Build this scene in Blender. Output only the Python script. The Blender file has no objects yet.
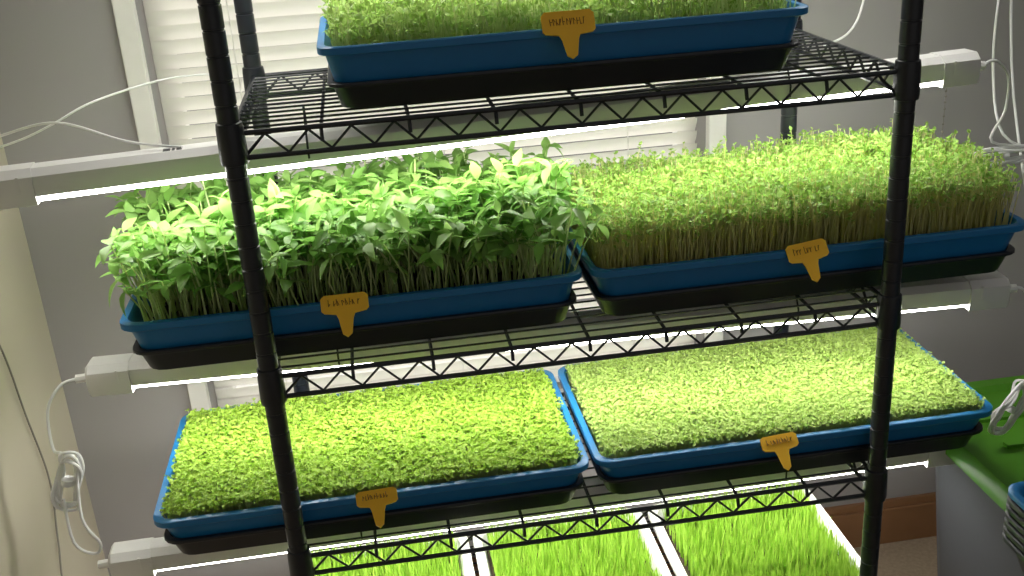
import bpy, math, random
import numpy as np
from mathutils import Vector, Matrix
random.seed(7)
scene = bpy.context.scene
TAU = math.tau

# ------------------------------------------------------------------ materials
def newmat(name):
    m = bpy.data.materials.new(name); m.use_nodes = True
    nt = m.node_tree; nt.nodes.clear()
    out = nt.nodes.new('ShaderNodeOutputMaterial')
    return m, nt, out

def mat_solid(name, col, rough=0.5, metal=0.0, var=0.06, scale=30.0, bump=0.0, spec=0.5):
    m, nt, out = newmat(name)
    p = nt.nodes.new('ShaderNodeBsdfPrincipled')
    tc = nt.nodes.new('ShaderNodeTexCoord')
    n = nt.nodes.new('ShaderNodeTexNoise'); n.inputs['Scale'].default_value = scale; n.inputs['Detail'].default_value = 4
    nt.links.new(tc.outputs['Object'], n.inputs['Vector'])
    mix = nt.nodes.new('ShaderNodeMix'); mix.data_type = 'RGBA'
    c = Vector(col)
    a = [max(0, v*(1-var)) for v in c]; b = [min(1, v*(1+var)) for v in c]
    mix.inputs['A'].default_value = (*a, 1); mix.inputs['B'].default_value = (*b, 1)
    nt.links.new(n.outputs['Fac'], mix.inputs['Factor'])
    nt.links.new(mix.outputs['Result'], p.inputs['Base Color'])
    p.inputs['Roughness'].default_value = rough
    p.inputs['Metallic'].default_value = metal
    p.inputs['Specular IOR Level'].default_value = spec
    if bump > 0:
        bp = nt.nodes.new('ShaderNodeBump'); bp.inputs['Strength'].default_value = bump; bp.inputs['Distance'].default_value = 0.002
        nt.links.new(n.outputs['Fac'], bp.inputs['Height'])
        nt.links.new(bp.outputs['Normal'], p.inputs['Normal'])
    nt.links.new(p.outputs[0], out.inputs[0])
    return m

def mat_leaf(name, c_dark, c_light, transl=0.35, rough=0.45, spec=0.3):
    m, nt, out = newmat(name)
    at = nt.nodes.new('ShaderNodeAttribute'); at.attribute_name = 'tint'
    r = nt.nodes.new('ShaderNodeValToRGB')
    r.color_ramp.elements[0].color = (*c_dark, 1); r.color_ramp.elements[1].color = (*c_light, 1)
    nt.links.new(at.outputs['Fac'], r.inputs[0])
    p = nt.nodes.new('ShaderNodeBsdfPrincipled'); p.inputs['Roughness'].default_value = rough
    p.inputs['Specular IOR Level'].default_value = spec
    t = nt.nodes.new('ShaderNodeBsdfTranslucent')
    nt.links.new(r.outputs[0], p.inputs['Base Color']); nt.links.new(r.outputs[0], t.inputs['Color'])
    mx = nt.nodes.new('ShaderNodeMixShader'); mx.inputs[0].default_value = transl
    nt.links.new(p.outputs[0], mx.inputs[1]); nt.links.new(t.outputs[0], mx.inputs[2])
    nt.links.new(mx.outputs[0], out.inputs[0])
    return m

def mat_emit(name, col, s):
    m, nt, out = newmat(name)
    e = nt.nodes.new('ShaderNodeEmission'); e.inputs[0].default_value = (*col, 1); e.inputs[1].default_value = s
    nt.links.new(e.outputs[0], out.inputs[0])
    return m

M_wall = mat_solid('paint_grey', (0.355, 0.34, 0.335), 0.85, var=0.04, scale=6, bump=0.05)
M_wall_l = mat_solid('paint_cream', (0.60, 0.55, 0.43), 0.8, var=0.05, scale=5, bump=0.05)
M_trimw = mat_solid('white_trim', (0.77, 0.75, 0.71), 0.5)
M_base = mat_solid('stained_wood', (0.30, 0.15, 0.07), 0.45, var=0.3, scale=14)
M_floor = mat_solid('carpet_tan', (0.42, 0.33, 0.23), 0.95, var=0.3, scale=160, bump=0.6)
M_blue = mat_solid('blue_plastic', (0.008, 0.16, 0.40), 0.38, var=0.08)
M_black = mat_solid('black_plastic', (0.010, 0.012, 0.018), 0.4)
M_metal = mat_solid('black_coated_metal', (0.012, 0.014, 0.019), 0.38, var=0.15)
M_white = mat_solid('white_plastic', (0.80, 0.79, 0.77), 0.4, var=0.03)
M_cable = mat_solid('white_cable', (0.80, 0.80, 0.79), 0.45)
M_cord_shadow = mat_solid('grey_cord_and_shadow', (0.26, 0.24, 0.20), 0.6)  # bead chains, and the shadow line drawn on the left wall
M_orange = mat_solid('orange_plastic', (1.0, 0.55, 0.02), 0.5, var=0.03)
M_ink = mat_solid('marker_ink', (0.20, 0.07, 0.01), 0.7)
M_soil = mat_solid('soil', (0.05, 0.035, 0.02), 0.95, var=0.6, scale=200, bump=0.8)
M_green = mat_solid('green_plastic', (0.10, 0.33, 0.02), 0.4)
M_greyp = mat_solid('grey_plastic', (0.075, 0.08, 0.09), 0.4)
M_tube = mat_emit('led_diffuser', (1.0, 0.985, 0.92), 30.0)

def mat_blind():
    m, nt, out = newmat('vinyl_slat')
    p = nt.nodes.new('ShaderNodeBsdfPrincipled'); p.inputs['Base Color'].default_value = (0.78, 0.76, 0.71, 1); p.inputs['Roughness'].default_value = .5
    t = nt.nodes.new('ShaderNodeBsdfTranslucent'); t.inputs[0].default_value = (0.82, 0.80, 0.73, 1)
    mx = nt.nodes.new('ShaderNodeMixShader'); mx.inputs[0].default_value = 0.28
    nt.links.new(p.outputs[0], mx.inputs[1]); nt.links.new(t.outputs[0], mx.inputs[2]); nt.links.new(mx.outputs[0], out.inputs[0])
    return m
M_blind = mat_blind()

# ------------------------------------------------------------------ mesh builder
class MB:
    def __init__(s): s.v = []; s.f = []; s.m = []
    def add(s, vs, fs, mi=0):
        o = len(s.v); s.v.extend([tuple(p) for p in vs])
        for f in fs: s.f.append(tuple(i+o for i in f)); s.m.append(mi)
    def box(s, x0, x1, y0, y1, z0, z1, mi=0):
        vs = [(x, y, z) for z in (z0, z1) for x, y in ((x0, y0), (x1, y0), (x1, y1), (x0, y1))]
        s.add(vs, [(3,2,1,0),(4,5,6,7),(0,1,5,4),(1,2,6,5),(2,3,7,6),(3,0,4,7)], mi)
    def tube(s, path, r, n=6, mi=0, cap=True):
        P = [Vector(p) for p in path]; vs = []; N = len(P)
        T0 = (P[1]-P[0]).normalized()
        up = Vector((0,0,1)) if abs(T0.z) < .9 else Vector((0,1,0))
        a = T0.cross(up).normalized()
        for i in range(N):
            t = (P[min(i+1,N-1)]-P[max(i-1,0)])
            if t.length < 1e-9: t = T0
            t.normalize()
            a = (a - t*a.dot(t))
            if a.length < 1e-6: a = t.orthogonal()
            a.normalize(); b = t.cross(a)
            rr = r[i] if isinstance(r, (list, tuple)) else r
            for k in range(n):
                q = TAU*k/n
                vs.append(P[i] + (a*math.cos(q)+b*math.sin(q))*rr)
        fs = []
        for i in range(N-1):
            for k in range(n):
                fs.append((i*n+k, i*n+(k+1)%n, (i+1)*n+(k+1)%n, (i+1)*n+k))
        if cap:
            fs.append(tuple(range(n))[::-1]); fs.append(tuple((N-1)*n+k for k in range(n)))
        s.add(vs, fs, mi)
    def loft(s, loops, mi=0, cap0=False, cap1=False):
        n = len(loops[0]); vs = [p for l in loops for p in l]; fs = []
        for i in range(len(loops)-1):
            for k in range(n):
                fs.append((i*n+k, i*n+(k+1)%n, (i+1)*n+(k+1)%n, (i+1)*n+k))
        if cap0: fs.append(tuple(range(n))[::-1])
        if cap1: fs.append(tuple((len(loops)-1)*n+k for k in range(n)))
        s.add(vs, fs, mi)
    def obj(s, name, mats, smooth=False, parent=None, loc=None, rot=None, bevel=0):
        me = bpy.data.meshes.new(name); me.from_pydata(s.v, [], s.f)
        for m in mats: me.materials.append(m)
        me.polygons.foreach_set('material_index', s.m)
        if smooth: me.polygons.foreach_set('use_smooth', [True]*len(s.f))
        me.update()
        o = bpy.data.objects.new(name, me); scene.collection.objects.link(o)
        if loc: o.location = loc
        if rot: o.rotation_euler = rot
        if parent: o.parent = parent
        if bevel:
            b = o.modifiers.new('bevel', 'BEVEL'); b.width = bevel; b.segments = 2; b.limit_method = 'ANGLE'
        if smooth:
            try:
                me.set_sharp_from_angle(angle=math.radians(40))
            except Exception: pass
        return o

def empty(name, loc=(0,0,0)):
    e = bpy.data.objects.new(name, None); e.location = loc; e.empty_display_size = .05
    scene.collection.objects.link(e); return e

def rrect(cx, cy, hx, hy, r, z, n=5):
    pts = []
    for (sx, sy, a0) in ((1,1,0),(-1,1,90),(-1,-1,180),(1,-1,270)):
        for k in range(n):
            a = math.radians(a0+90*k/(n-1))
            pts.append((cx+sx*(hx-r)+r*math.cos(a), cy+sy*(hy-r)+r*math.sin(a), z))
    return pts

def smooth_path(pts, n=8):
    P = [Vector(p) for p in pts]; out = []
    for i in range(len(P)-1):
        p0 = P[max(i-1,0)]; p1 = P[i]; p2 = P[i+1]; p3 = P[min(i+2,len(P)-1)]
        for k in range(n):
            t = k/n
            out.append(.5*((2*p1)+(p2-p0)*t+(2*p0-5*p1+4*p2-p3)*t*t+(3*p1-p0-3*p2+p3)*t**3))
    out.append(P[-1]); return out

# ------------------------------------------------------------------ room
WX0, WY = -0.74, 0.45
ox0, ox1, oz0, oz1 = -0.525, 0.285, 0.40, 1.95    # window opening
b = MB()
b.box(WX0-.1, ox0, WY, WY+.1, 0, 2.4); b.box(ox1, 2.4, WY, WY+.1, 0, 2.4)
b.box(ox0, ox1, WY, WY+.1, 0, oz0); b.box(ox0, ox1, WY, WY+.1, oz1, 2.4)
b.obj('wall_back', [M_wall])
b = MB(); b.box(WX0-.1, WX0, -2.6, WY, 0, 2.4); b.obj('wall_left', [M_wall_l])
b = MB(); b.box(WX0-.1, 2.4, -2.6, WY+.1, -.1, 0); b.obj('floor', [M_floor])
b = MB(); b.box(2.3, 2.4, -2.6, WY, 0, 2.4); b.obj('wall_right', [M_wall])
b = MB(); b.box(WX0, 2.3, WY-.014, WY, 0, .075); b.box(WX0, 2.3, WY-.009, WY, .075, .09)
b.obj('baseboard_back', [M_base], bevel=.002)

win = empty('window_1')
b = MB()
cw = .028
b.box(ox0-cw, ox0, WY-.018, WY, oz0-cw, oz1+cw); b.box(ox1, ox1+cw, WY-.018, WY, oz0-cw, oz1+cw)
b.box(ox0, ox1, WY-.018, WY, oz1, oz1+cw); b.box(ox0, ox1, WY-.018, WY, oz0-cw, oz0)
b.box(ox0-cw-.01, ox1+cw+.01, WY-.032, WY-.018, oz0-.012, oz0+.006)
b.box(ox0, ox0+.03, WY+.05, WY+.08, oz0, oz1); b.box(ox1-.03, ox1, WY+.05, WY+.08, oz0, oz1)
b.box(ox0+.03, ox1-.03, WY+.05, WY+.08, oz0, oz0+.04); b.box(ox0+.03, ox1-.03, WY+.05, WY+.08, oz1-.04, oz1)
b.box(ox0+.03, ox1-.03, WY+.05, WY+.08, 1.16, 1.20)
b.obj('window_frame', [M_trimw], parent=win, bevel=.002)
b = MB()
z = oz0+.03
while z < oz1-.04:
    w = .0250; n = 4; vs = []
    for i in range(n+1):
        t = i/n-.5
        yy = WY+.028 - t*w*.48; zz = z + t*w*.88; bow = .0022*(1-4*t*t)
        vs.append((ox0+.006, yy-bow, zz+bow*.4)); vs.append((ox1-.006, yy-bow, zz+bow*.4))
    b.add(vs, [(2*i, 2*i+1, 2*i+3, 2*i+2) for i in range(n)], 0)
    z += .0205
b.box(ox0+.004, ox1-.004, WY+.01, WY+.045, oz1-.035, oz1, 1)
b.box(ox0+.006, ox1-.006, WY+.016, WY+.040, oz0+.004, oz0+.016, 1)
for xx in (ox0+.12, 0.5*(ox0+ox1), ox1-.12):
    b.tube([(xx, WY+.012, oz0+.01), (xx, WY+.012, oz1-.03)], .0008, 4, 1)
b.obj('blind_slats', [M_blind, M_trimw], smooth=True, parent=win)

# ------------------------------------------------------------------ rack
rack = empty('wire_shelving_rack')
PX, PY = .37, .33
ZS = [.215, .455, .700, .981, 1.30]
def post(x, y, name):
    prof = []; z = .02; R = .0115
    while z < 1.62:
        prof += [(R, z), (R, z+.0225), (R-.0009, z+.0231), (R-.0009, z+.0248)]
        z += .0254
    b = MB(); n = 16
    b.loft([[(x+r*math.cos(TAU*k/n), y+r*math.sin(TAU*k/n), z) for k in range(n)] for r, z in prof], 0, True, True)
    b.tube([(x,y,.022),(x,y,.012)], .006, 10); b.tube([(x,y,.012),(x,y,.0)], .014, 12)
    for zs in ZS:
        b.loft([[(x+r*math.cos(TAU*k/n), y+r*math.sin(TAU*k/n), zz) for k in range(n)] for r, zz in
                ((.0115, zs-.034), (.0145, zs-.033), (.0151, zs-.028), (.0144, zs+.004), (.0136, zs+.010), (.0115, zs+.011))])
    b.obj(name, [M_metal], smooth=True, parent=rack)
for i, (x, y) in enumerate(((-PX,0),(PX,0),(-PX,PY),(PX,PY))): post(x, y, 'post_%d' % (i+1))

def shelf(zs, name):
    b = MB(); r = .0029
    g = .012; lo = zs-.028; up = zs-.002
    def truss(p, q, per):
        p = Vector(p); q = Vector(q)
        for z in (up, lo): b.tube([(p.x,p.y,z),(q.x,q.y,z)], r, 6)
        L = (q-p).length; n = int(round(L/per)); pts = []
        for i in range(2*n+1):
            t = i/(2*n); c = p.lerp(q, t)
            pts.append((c.x, c.y, lo+.002 if i % 2 == 0 else up-.002))
        b.tube(pts, .0020, 5)
    truss((-PX+g,0,0),(PX-g,0,0),.044); truss((-PX+g,PY,0),(PX-g,PY,0),.044)
    truss((-PX,g,0),(-PX,PY-g,0),.044); truss((PX,g,0),(PX,PY-g,0),.044)
    n = 15
    for i in range(1, n):
        y = PY*i/n
        b.tube([(-PX,y,zs-.0015),(PX,y,zs-.0015)], .0014, 5)
    for i in range(1, 8):
        x = -PX + 2*PX*i/8
        b.tube([(x,0,lo+.010),(x,.004,zs-.006),(x,.012,zs-.0048),(x,PY-.012,zs-.0048),(x,PY-.004,zs-.006),(x,PY,lo+.010)], .0022, 5)
    b.obj(name, [M_metal], smooth=True, parent=rack)
for i, z in enumerate(ZS): shelf(z, 'shelf_%d' % (i+1))

# ------------------------------------------------------------------ lights
def fixture(p, q, sticker=False):
    p = Vector(p); q = Vector(q); L = (q-p).length
    e = empty('grow_light_fixture', (p+q)/2); e.rotation_euler = (0, -math.asin((q.z-p.z)/L), math.atan2(q.y-p.y, q.x-p.x))
    b = MB(); h = L/2
    prof = [(-.018,-.007),(-.020,-.001),(-.020,.016),(-.012,.024),(.012,.024),(.020,.016),(.020,-.001),(.018,-.007)]
    b.loft([[(x, y, z) for y, z in prof] for x in (-h+.05, h-.05)], 0, True, True)
    for s in (-1, 1):
        pr = [(y*1.1, z*1.08-.001) for y, z in prof[1:-1]]; pr = [(-.020,-.016)]+pr+[(.020,-.016)]
        b.loft([[(s*x, y*f, z*f) for y, z in pr] for x, f in ((h-.055,1),(h-.004,1),(h,.85))][::s], 0, True, True)
        b.tube([(s*(h-.002),0,.003),(s*(h+.018),0,.002)], .006, 8)
        b.box(s*(h-.040)-.0012, s*(h-.040)+.0012, -.0225, .0225, .0, .018)
    if sticker:
        for k, (a, c) in enumerate(((.195,.203),(.205,.208),(.210,.216))):
            b.box(-h+a, -h+c, -.010, .002, .0238, .0243, 1)
    b.obj('housing', [M_white, M_black], smooth=True, parent=e)
    b = MB()
    pr = [(.0175*math.cos(a), -.005+.0110*math.sin(a)) for a in [math.pi+math.pi*k/8 for k in range(9)]]
    b.loft([[(x, y, z) for y, z in pr] for x in (-h+.056, h-.056)], 0, True, True)
    b.obj('diffuser', [M_tube], smooth=True, parent=e)
    return e
fA = fixture((-.655,.095,.918), (.570,.205,.928), True)
fB = fixture((-.617,.185,.638), (.590,.110,.644))
fC = fixture((-.632,.145,.382), (.570,.145,.385))
fD = fixture((-.60,.20,1.235), (.60,.20,1.235))
for (x, y, z0, z1) in ((-.30,.127,.943,.976),(.30,.181,.948,.976),(-.30,.165,.66,.695),(.30,.128,.664,.695),(-.3,.145,.407,.45),(.3,.145,.407,.45),(-.3,.20,1.258,1.295),(.3,.20,1.258,1.295)):
    b = MB(); b.tube([(x,y-.022,z0-.024),(x,y-.023,z0-.01),(x,y,z1),(x,y+.023,z0-.01),(x,y+.022,z0-.024)], .0013, 6)
    b.obj('hanging_wire', [M_metal], parent=rack)

# ------------------------------------------------------------------ trays
def tray(x0, x1, y0, y1, z, name='seedling_tray', blue=M_blue, black=True, h=.066, soilh=.042, rot=0, lip=.0075):
    cx, cy, hx, hy = (x0+x1)/2, (y0+y1)/2, (x1-x0)/2, (y1-y0)/2
    b = MB()
    def R(dx, zz, rad=.02): return rrect(0, 0, hx-dx, hy-dx, rad, zz)
    zb = .012 if black else 0.0
    b.loft([R(lip+.0105, zb, .022), R(lip, h-.010, .02), R(lip, h-.008,.02), R(.001, h-.009,.022), R(0, h-.008,.022), R(0, h-.001,.022), R(.001, h,.022),
            R(lip+.0005, h,.019), R(lip+.002, h-.002,.018), R(lip+.0125, zb+.002,.02)], 0, True, True)
    b.loft([R(lip+.007, soilh-.012), R(lip+.006, soilh)], 2, True, True)
    if black:
        hb = .030
        b.loft([R(.0185, 0, .022), R(.0120, hb-.005, .02), R(.0070, hb-.005, .022), R(.0062, hb-.004,.022), R(.0062,hb-.001,.022), R(.0070,hb,.022), R(.0125,hb,.02)], 1, True, False)
    return b.obj(name, [blue, M_black, M_soil], smooth=True, loc=(cx, cy, z), rot=(0,0,rot))

zt = .0005
T_top = tray(-.274, .276, .040, .320, ZS[3]+zt, h=.070)
T_ml = tray(-.532, .003, .030, .312, ZS[2]+zt, h=.067)
T_mr = tray(.012, .568, .030, .312, ZS[2]+zt, h=.067)
T_bl = tray(-.538, -.001, .013, .298, ZS[1]+zt, h=.062)
T_br = tray(.006, .544, .016, .300, ZS[1]+zt, h=.062)

WT = [(-.408,-.150),(-.143,.122),(.130,.392)]
for x0, x1 in WT:
    tray(x0, x1, -.10, .265, ZS[0]+zt, name='white_grass_tray', blue=M_white, black=False, h=.06, soilh=.045, lip=.012)

def plant_label(x, y, z, w=.060, hh=.024, tilt=-25, roll=0, stake=.026):
    b = MB(); t = .0012
    pts = [(-w/2, .002), (-w/2, hh*.82), (-w/2+.004, hh), (w/2-.004, hh), (w/2, hh*.82), (w/2, .002), (w/2-.003, -.001), (w*.20, -.003), (w*.16,-.008), (w*.10, -stake), (0, -stake-.004), (-w*.10, -stake), (-w*.16,-.008), (-w*.20, -.003), (-w/2+.003, -.001)]
    b.loft([[(px, -t, pz) for px, pz in pts], [(px, t, pz) for px, pz in pts]], 0, True, True)
    rr = random.Random(int(x*1000))
    xx = -w*.34
    while xx < w*.32:
        zz = hh*.5; q = rr.random(); hgt = hh*(.14 if q < .7 else .24)
        b.tube([(xx, -t-.0003, zz-hh*.16), (xx+rr.uniform(-.0008,.0008), -t-.0003, zz+hgt)], .00038, 4, 1)
        b.tube([(xx, -t-.0003, zz+rr.choice((-.16,0,.14))*hh), (xx+.0020, -t-.0003, zz+rr.choice((-.14,0,.14))*hh)], .00038, 4, 1)
        xx += rr.choice((.0032,.0036,.004,.006))
    return b.obj('plant_label', [M_orange, M_ink], loc=(x, y, z), rot=(math.radians(tilt), math.radians(roll), 0))
plant_label(-.004, .031, ZS[3]+.067, .058, .024, -30)
plant_label(-.278, .022, ZS[2]+.059, .054, .020, -32)
plant_label(.275, .021, ZS[2]+.059, .050, .021, -38, -7)
plant_label(-.269, .005, ZS[1]+.055, .050, .018, -50, -2)
plant_label(.243, .008, ZS[1]+.055, .048, .018, -50, -4)

# ------------------------------------------------------------------ greens
def leaf_template(kind):
    if kind == 'lance':
        u = [0,.16,.36,.58,.80,1.0]; w = [.02,.14,.22,.19,.10,0]
    elif kind == 'oval':
        u = [0,.25,.6,1.0]; w = [.05,.30,.34,0.06]
    elif kind == 'round':
        u = [0,.30,.72,1.0]; w = [.06,.42,.46,.16]
    v = []; f = []
    n = len(u)
    for a, c in zip(u, w):
        fold = c*.35; dr = (.34 if kind == 'lance' else .16)*a*a
        v += [(a, -c, fold - dr), (a, 0, -dr), (a, c, fold-dr)]
    for i in range(n-1):
        o = 3*i
        f += [(o, o+3, o+4, o+1), (o+1, o+4, o+5, o+2)]
    return np.array(v), np.array(f)

def mk(name, V, FF, MI, tint, mats):
    me = bpy.data.meshes.new(name)
    me.vertices.add(len(V)); me.vertices.foreach_set('co', V.astype(np.float32).ravel())
    me.loops.add(len(FF)*4); me.loops.foreach_set('vertex_index', FF.ravel())
    me.polygons.add(len(FF)); me.polygons.foreach_set('loop_start', (np.arange(len(FF))*4).astype(np.int32))
    try: me.polygons.foreach_set('loop_total', np.full(len(FF),4,np.int32))
    except Exception: pass
    me.update(calc_edges=True)
    for m in mats: me.materials.append(m)
    me.polygons.foreach_set('material_index', MI.astype(np.int32))
    me.polygons.foreach_set('use_smooth', np.ones(len(FF), bool))
    a = me.attributes.new('tint', 'FLOAT', 'POINT'); a.data.foreach_set('value', tint.astype(np.float32))
    me.update()
    o = bpy.data.objects.new(name, me); scene.collection.objects.link(o); return o

def greens(name, box, z0, n, hfun, kind, nleaf, llen, elev, stem_r, leafspread, mats, seed, out=0.02, jit=.008, wide=1.0, topfrac=.18):
    rg = np.random.default_rng(seed)
    x0, x1, y0, y1 = box
    nx = int(math.sqrt(n*(x1-x0)/(y1-y0))); ny = max(1, int(n/nx))
    gx, gy = np.meshgrid((np.arange(nx)+.5)/nx, (np.arange(ny)+.5)/ny)
    gx = np.clip(gx.ravel()+rg.normal(0,.6/nx,nx*ny), 0.0, 1.0); gy = np.clip(gy.ravel()+rg.normal(0,.6/ny,nx*ny), 0.0, 1.0)
    N = len(gx)
    B = np.stack([x0+gx*(x1-x0), y0+gy*(y1-y0), np.full(N, z0)], 1)
    H = hfun(B[:,0], B[:,1], rg)
    ox = np.sign(gx-.5)*np.clip(abs(gx-.5)*2-.86, 0, 1)/.14; oy = np.sign(gy-.5)*np.clip(abs(gy-.5)*2-.76, 0, 1)/.24
    D = np.stack([ox*out + rg.normal(0,jit,N), oy*out*.9 + rg.normal(0,jit,N), H], 1)
    Tp = B + D
    Mid = B + D*np.array([.35,.35,.55]) + np.stack([rg.normal(0,jit*.4,N), rg.normal(0,jit*.4,N), np.zeros(N)],1)
    ang = np.arange(3)*TAU/3
    ring = np.stack([np.cos(ang), np.sin(ang), np.zeros(3)], 1)
    SV = np.stack([B[:,None]+ring*stem_r, Mid[:,None]+ring*stem_r*.9, Tp[:,None]+ring*stem_r*.7], 1).reshape(-1,3)
    sf = []
    for i in range(2):
        for k in range(3): sf.append((i*3+k, i*3+(k+1)%3, i*3+3+(k+1)%3, i*3+3+k))
    SF = (np.arange(N)*9)[:,None,None] + np.array(sf)[None]
    SF = SF.reshape(-1,4); st = np.repeat(rg.random(N), 9)
    T, F = leaf_template(kind); k = len(T)
    lv = []; lt = []
    base_az = rg.random(N)*TAU; ptint = rg.random(N)
    for j in range(nleaf):
        az = base_az + j*TAU/(2 if nleaf == 2 else 2.62) + rg.normal(0,.35,N)
        el = rg.normal(elev, leafspread, N) + (0.25 if j >= nleaf-1 and nleaf > 2 else 0)
        frac = 1 - (topfrac*rg.random(N) if j > 1 else 0*az)
        P = Mid + (Tp-Mid)*frac[:,None]
        L = np.stack([np.cos(az)*np.cos(el), np.sin(az)*np.cos(el), np.sin(el)],1)
        W = np.stack([-np.sin(az), np.cos(az), np.zeros(N)],1)
        Nn = np.cross(L, W); ro = rg.normal(0,.35,N)
        W2 = W*np.cos(ro)[:,None]+Nn*np.sin(ro)[:,None]; N2 = np.cross(L, W2)
        s = llen*rg.uniform(.60,1.2,N)
        V = P[:,None] + s[:,None,None]*(T[None,:,0:1]*L[:,None] + wide*T[None,:,1:2]*W2[:,None] + T[None,:,2:3]*N2[:,None])
        lv.append(V.reshape(-1,3)); lt.append(np.repeat(np.clip(.55*ptint+.45*rg.random(N),0,1), k))
    LV = np.concatenate(lv); LN = N*nleaf
    LF = (np.arange(LN)*k)[:,None,None] + F[None]; LF = LF.reshape(-1,4) + len(SV)
    V = np.concatenate([SV, LV]).astype(np.float32); FF = np.concatenate([SF, LF]).astype(np.int32)
    V[:,2] = np.maximum(V[:,2], z0)
    return mk(name, V, FF, np.concatenate([np.zeros(len(SF),np.int32), np.ones(len(LF),np.int32)]), np.concatenate([st]+lt), mats)

def bumps(x, y, a, fx=22, fy=26, p=0): return a*(np.sin(fx*x+p)*np.cos(fy*y+1.3*p) + .6*np.sin(fx*2.1*x+fy*1.7*y+p))

S_pale = mat_leaf('stem_pale', (.66,.80,.34), (.86,.93,.56), .5)
S_tan = mat_leaf('stem_palegreen', (.80,.78,.34), (.92,.90,.54), .5)
L_sun = mat_leaf('leaf_sunflower', (.14,.34,.05), (.38,.60,.17), .48, .42, .35)
L_pea = mat_leaf('leaf_fine', (.24,.44,.07), (.50,.70,.18), .50)
L_car1 = mat_leaf('leaf_yellowgreen', (.30,.48,.05), (.54,.74,.13), .42)
L_car2 = mat_leaf('leaf_lightgreen', (.35,.50,.10), (.60,.76,.24), .42)
L_top = mat_leaf('leaf_top', (.28,.46,.08), (.56,.74,.24), .42)
L_grass = mat_leaf('grass_blade', (.24,.44,.04), (.48,.70,.11), .42)

greens('sunflower_microgreens', (-.510,-.014,.048,.294), ZS[2]+.042, 1350,
       lambda x,y,r: .089+bumps(x,y,.006)+r.normal(0,.015,len(x)), 'lance', 5, .028, .20, .0014, .55, [S_pale, L_sun], 1, out=.024, jit=.011, wide=1.05, topfrac=.40)
greens('pea_microgreens', (.028,.548,.046,.296), ZS[2]+.042, 8000,
       lambda x,y,r: .072+.009*np.clip(x/.5,0,1)+bumps(x,y,.003,p=2)+r.normal(0,.009,len(x)), 'oval', 4, .0062, .45, .0008, .6, [S_tan, L_pea], 2, out=.005, jit=.006, topfrac=.45)
greens('cress_microgreens', (-.522,-.017,.029,.282), ZS[1]+.042, 20000,
       lambda x,y,r: .026+bumps(x,y,.0016,p=1)+r.normal(0,.0022,len(x)), 'round', 3, .0042, .30, .0005, .45, [S_pale, L_car1], 3, out=.002, jit=.003)
greens('broccoli_microgreens', (.022,.528,.032,.284), ZS[1]+.042, 27000,
       lambda x,y,r: .027+bumps(x,y,.0010,p=3)+r.normal(0,.0020,len(x)), 'round', 2, .0039, .25, .0005, .45, [S_pale, L_car2], 4, out=.002, jit=.0025)
greens('radish_microgreens', (-.256,.258,.057,.303), ZS[3]+.044, 4000,
       lambda x,y,r: .042+bumps(x,y,.003,p=1)+r.normal(0,.012,len(x)), 'oval', 3, .0085, .7, .0010, .55, [S_pale, L_top], 5, out=.003, jit=.005, topfrac=.6)

def grass(name, box, z0, n, h, seed):
    rg = np.random.default_rng(seed); x0,x1,y0,y1 = box
    B = np.stack([rg.uniform(x0,x1,n), rg.uniform(y0,y1,n), np.full(n,z0)],1)
    az = rg.random(n)*TAU; dr = np.stack([np.cos(az),np.sin(az),0*az],1); wd = np.stack([-np.sin(az),np.cos(az),0*az],1)
    H = h*rg.uniform(.75,1.15,n); bend = rg.uniform(.03,.22,n)*H; w = rg.uniform(.0008,.0014,n)
    rows = []
    for t, ww in ((0,.8),(.35,1),(.7,.85),(1,.05)):
        c = B + dr*(bend*t*t)[:,None] + np.array([0,0,1])*(H*t)[:,None]
        rows += [c - wd*(w*ww)[:,None], c + wd*(w*ww)[:,None]]
    V = np.stack(rows,1).reshape(-1,3)
    F = np.array([(0,1,3,2),(2,3,5,4),(4,5,7,6)])
    FF = ((np.arange(n)*8)[:,None,None]+F[None]).reshape(-1,4).astype(np.int32)
    mk(name, V, FF, np.zeros(len(FF),np.int32), np.repeat(rg.random(n),8), [L_grass])
for i, (x0, x1) in enumerate(WT):
    grass('wheatgrass', (x0+.022, x1-.022, -.076, .241), ZS[0]+.045, 5500, .041, 20+i)

# ------------------------------------------------------------------ cables
def cable(name, pts, r=.0022, mat=M_cable, n=8):
    b = MB(); b.tube(smooth_path(pts, n), r, 8); return b.obj(name, [mat], smooth=True)
def coil(name, c, ax, ln, wd, turns=5, seed=0, lead=(), tail=(), r=.0020):
    rg = random.Random(seed); c = Vector(c); ax = Vector(ax).normalized()
    sd = ax.cross(Vector((0,1,0))).normalized(); pts = [Vector(p) for p in lead]
    for i in range(turns*8):
        a = TAU*i/8 + .5; w = wd*(1+.40*math.sin(i*.7)); l = ln*(1+.15*math.cos(i*.31))
        s = math.sin(a); q = math.cos(a)
        p = c + ax*(l*q) + sd*(w*s*(.30+abs(q)*1.1)) + Vector((0, rg.uniform(-.006,.006), 0))
        pts.append(p)
    pts += [Vector(p) for p in tail]
    b = MB(); b.tube(smooth_path(pts, 5), r, 7)
    b.tube([c-ax*.004, c+ax*.004], wd*.5, 10)
    return b.obj(name, [M_cable], smooth=True)

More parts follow.
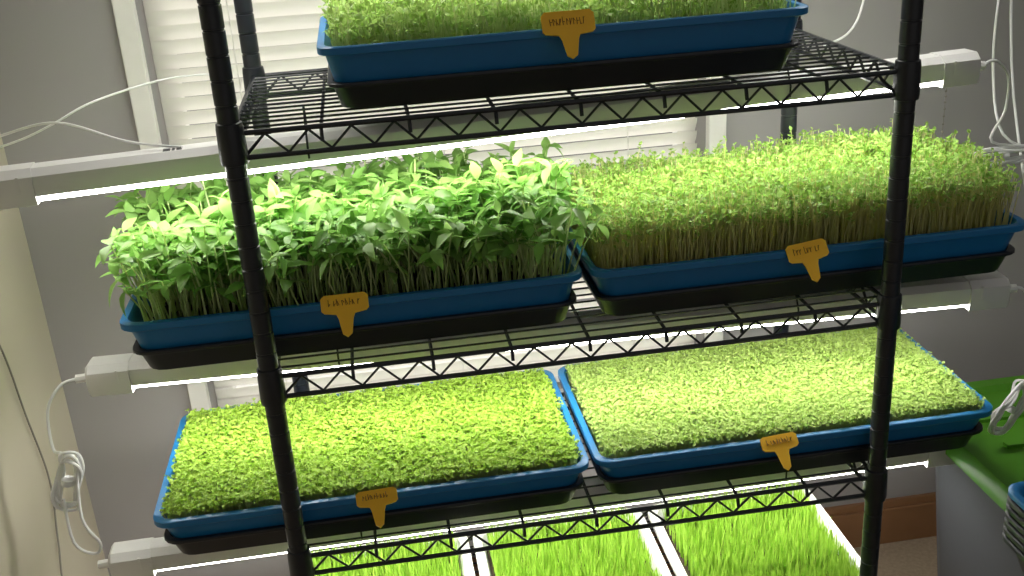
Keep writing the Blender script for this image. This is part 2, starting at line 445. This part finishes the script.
coil('power_cable', (.652,.235,.793), (1,0,.05), .052, .012, 5, 1,
     lead=[(.584,.206,.930),(.608,.212,.934),(.634,.220,.910),(.640,.228,.860),(.630,.235,.815)],
     tail=[(.655,.25,.82),(.655,.29,.90),(.664,.31,1.0),(.685,.33,1.12),(.70,.36,1.3)])
coil('power_cable', (-.660,.138,.520), (.25,0,1), .036, .017, 6, 2,
     lead=[(-.635,.186,.640),(-.655,.18,.636),(-.672,.165,.61),(-.674,.156,.56)],
     tail=[(-.648,.12,.475),(-.630,.11,.440),(-.640,.11,.425),(-.665,.12,.44),(-.668,.13,.50)])
coil('power_cable', (.606,.085,.475), (.5,0,1), .038, .016, 6, 3,
     lead=[(.603,.109,.646),(.620,.108,.642),(.640,.10,.60),(.640,.09,.53)],
     tail=[(.64,.09,.52),(.66,.12,.56),(.68,.2,.7),(.72,.35,.9),(.74,.43,1.2)])
cable('hanging_cable', [(.50,.345,1.30),(.485,.34,1.08),(.475,.338,1.00),(.455,.335,.965),(.42,.335,.95)], .0018)
cable('hanging_cable', [(-.733,.25,.93),(-.66,.22,.955),(-.58,.16,.975),(-.50,.12,.955),(-.44,.11,.945)], .0016)
cable('hanging_cable', [(-.733,.27,.92),(-.65,.22,.945),(-.60,.20,.965),(-.55,.22,.985),(-.48,.30,.99),(-.42,.34,.985)], .0014)
cable('wall_shadow_line', [(-.735,.16,.80),(-.735,.235,.68),(-.735,.262,.56),(-.735,.286,.443),(-.735,.26,.36),(-.735,.22,.25),(-.735,.2,.02)], .0014, M_cord_shadow)  # thin grey tube standing in for a dark shadow line on the wall
def bead_chain(pts, name='blind_bead_chain'):
    b = MB(); P = smooth_path(pts, 12)
    b.tube(P, .0005, 4)
    acc = 0
    for i in range(1, len(P)):
        acc += (P[i]-P[i-1]).length
        if acc > .006:
            acc = 0; c = P[i]
            b.loft([[(c.x+.002*math.sin(math.pi*j/4)*math.cos(TAU*k/6), c.y+.002*math.sin(math.pi*j/4)*math.sin(TAU*k/6), c.z+.002*math.cos(math.pi*j/4)) for k in range(6)] for j in range(5)])
    b.obj(name, [M_cord_shadow], smooth=True)
bead_chain([(-.73,.21,1.1),(-.73,.21,.95),(-.73,.212,.80),(-.73,.214,.73)])
bead_chain([(.67,.435,.85),(.67,.435,.72),(.67,.435,.62),(.68,.435,.52)])

# ------------------------------------------------------------------ storage tote + stack of trays on its lid
b = MB()
cx, cy = .760, -.06
def R(hx, hy, r, z): return rrect(cx, cy, hx, hy, r, z)
b.loft([R(.160,.26,.04,0), R(.165,.265,.04,.004), R(.190,.300,.04,.385), R(.200,.310,.045,.386), R(.200,.310,.045,.398)], 0, True, False)
b.loft([R(.215,.325,.045,.388), R(.220,.330,.045,.390), R(.220,.330,.045,.412), R(.214,.324,.045,.420), R(.195,.305,.04,.420), R(.190,.300,.04,.410)], 1, True, True)
for i in range(-3, 4):
    b.box(cx-.15, cx+.15, cy+i*.075-.006, cy+i*.075+.006, .409, .415, 1)
for sy in (-1, 1):
    b.box(cx-.06, cx+.06, cy+sy*.325-.012, cy+sy*.325+.012, .375, .400, 1)
b.obj('storage_tote', [M_greyp, M_green], smooth=True)

b = MB()
tx, ty, hx, hy = .716, -.262, .272, .112
z = .421
for i in range(7):
    mi = 0 if i == 6 else 1
    def R2(d, zz): return rrect(tx, ty, hx-d, hy-d, .02, zz)
    b.loft([R2(.018, z), R2(.008, z+.036), R2(.001, z+.036), R2(0, z+.037), R2(0, z+.042), R2(.001, z+.043), R2(.008, z+.043), R2(.010,z+.041), R2(.0195, z+.002)], mi, True, True)
    z += .010
b.obj('stacked_seedling_trays', [M_blue, M_black], smooth=True)

# ------------------------------------------------------------------ light & world
w = bpy.data.worlds.new('World'); scene.world = w; w.use_nodes = True
w.node_tree.nodes['Background'].inputs[0].default_value = (1.0,.965,.92,1)
w.node_tree.nodes['Background'].inputs[1].default_value = .23
ld = bpy.data.lights.new('daylight', 'AREA'); ld.shape = 'RECTANGLE'; ld.size = 1.2; ld.size_y = 1.8; ld.energy = 19; ld.color = (1,.98,.94)
lo = bpy.data.objects.new('daylight', ld); lo.location = (-.12, 1.1, 1.25); lo.rotation_euler = (math.radians(-90), 0, 0)
scene.collection.objects.link(lo)

scene.view_settings.view_transform = 'Standard'

# ------------------------------------------------------------------ camera
cam = bpy.data.cameras.new('camera'); co = bpy.data.objects.new('camera', cam); scene.collection.objects.link(co)
cam.sensor_width = 36; cam.lens = 36*1070/1024; cam.clip_start = .02
fwd = Vector((.1148,.921,-.3766)).normalized()
right = Vector((.987,-.148,-.0612)); right = (right - fwd*right.dot(fwd)).normalized()
up = right.cross(fwd)
Mx = Matrix((right, up, -fwd)).transposed().to_4x4(); Mx.translation = (-.2275,-1.117,1.23)
co.matrix_world = Mx
scene.camera = co
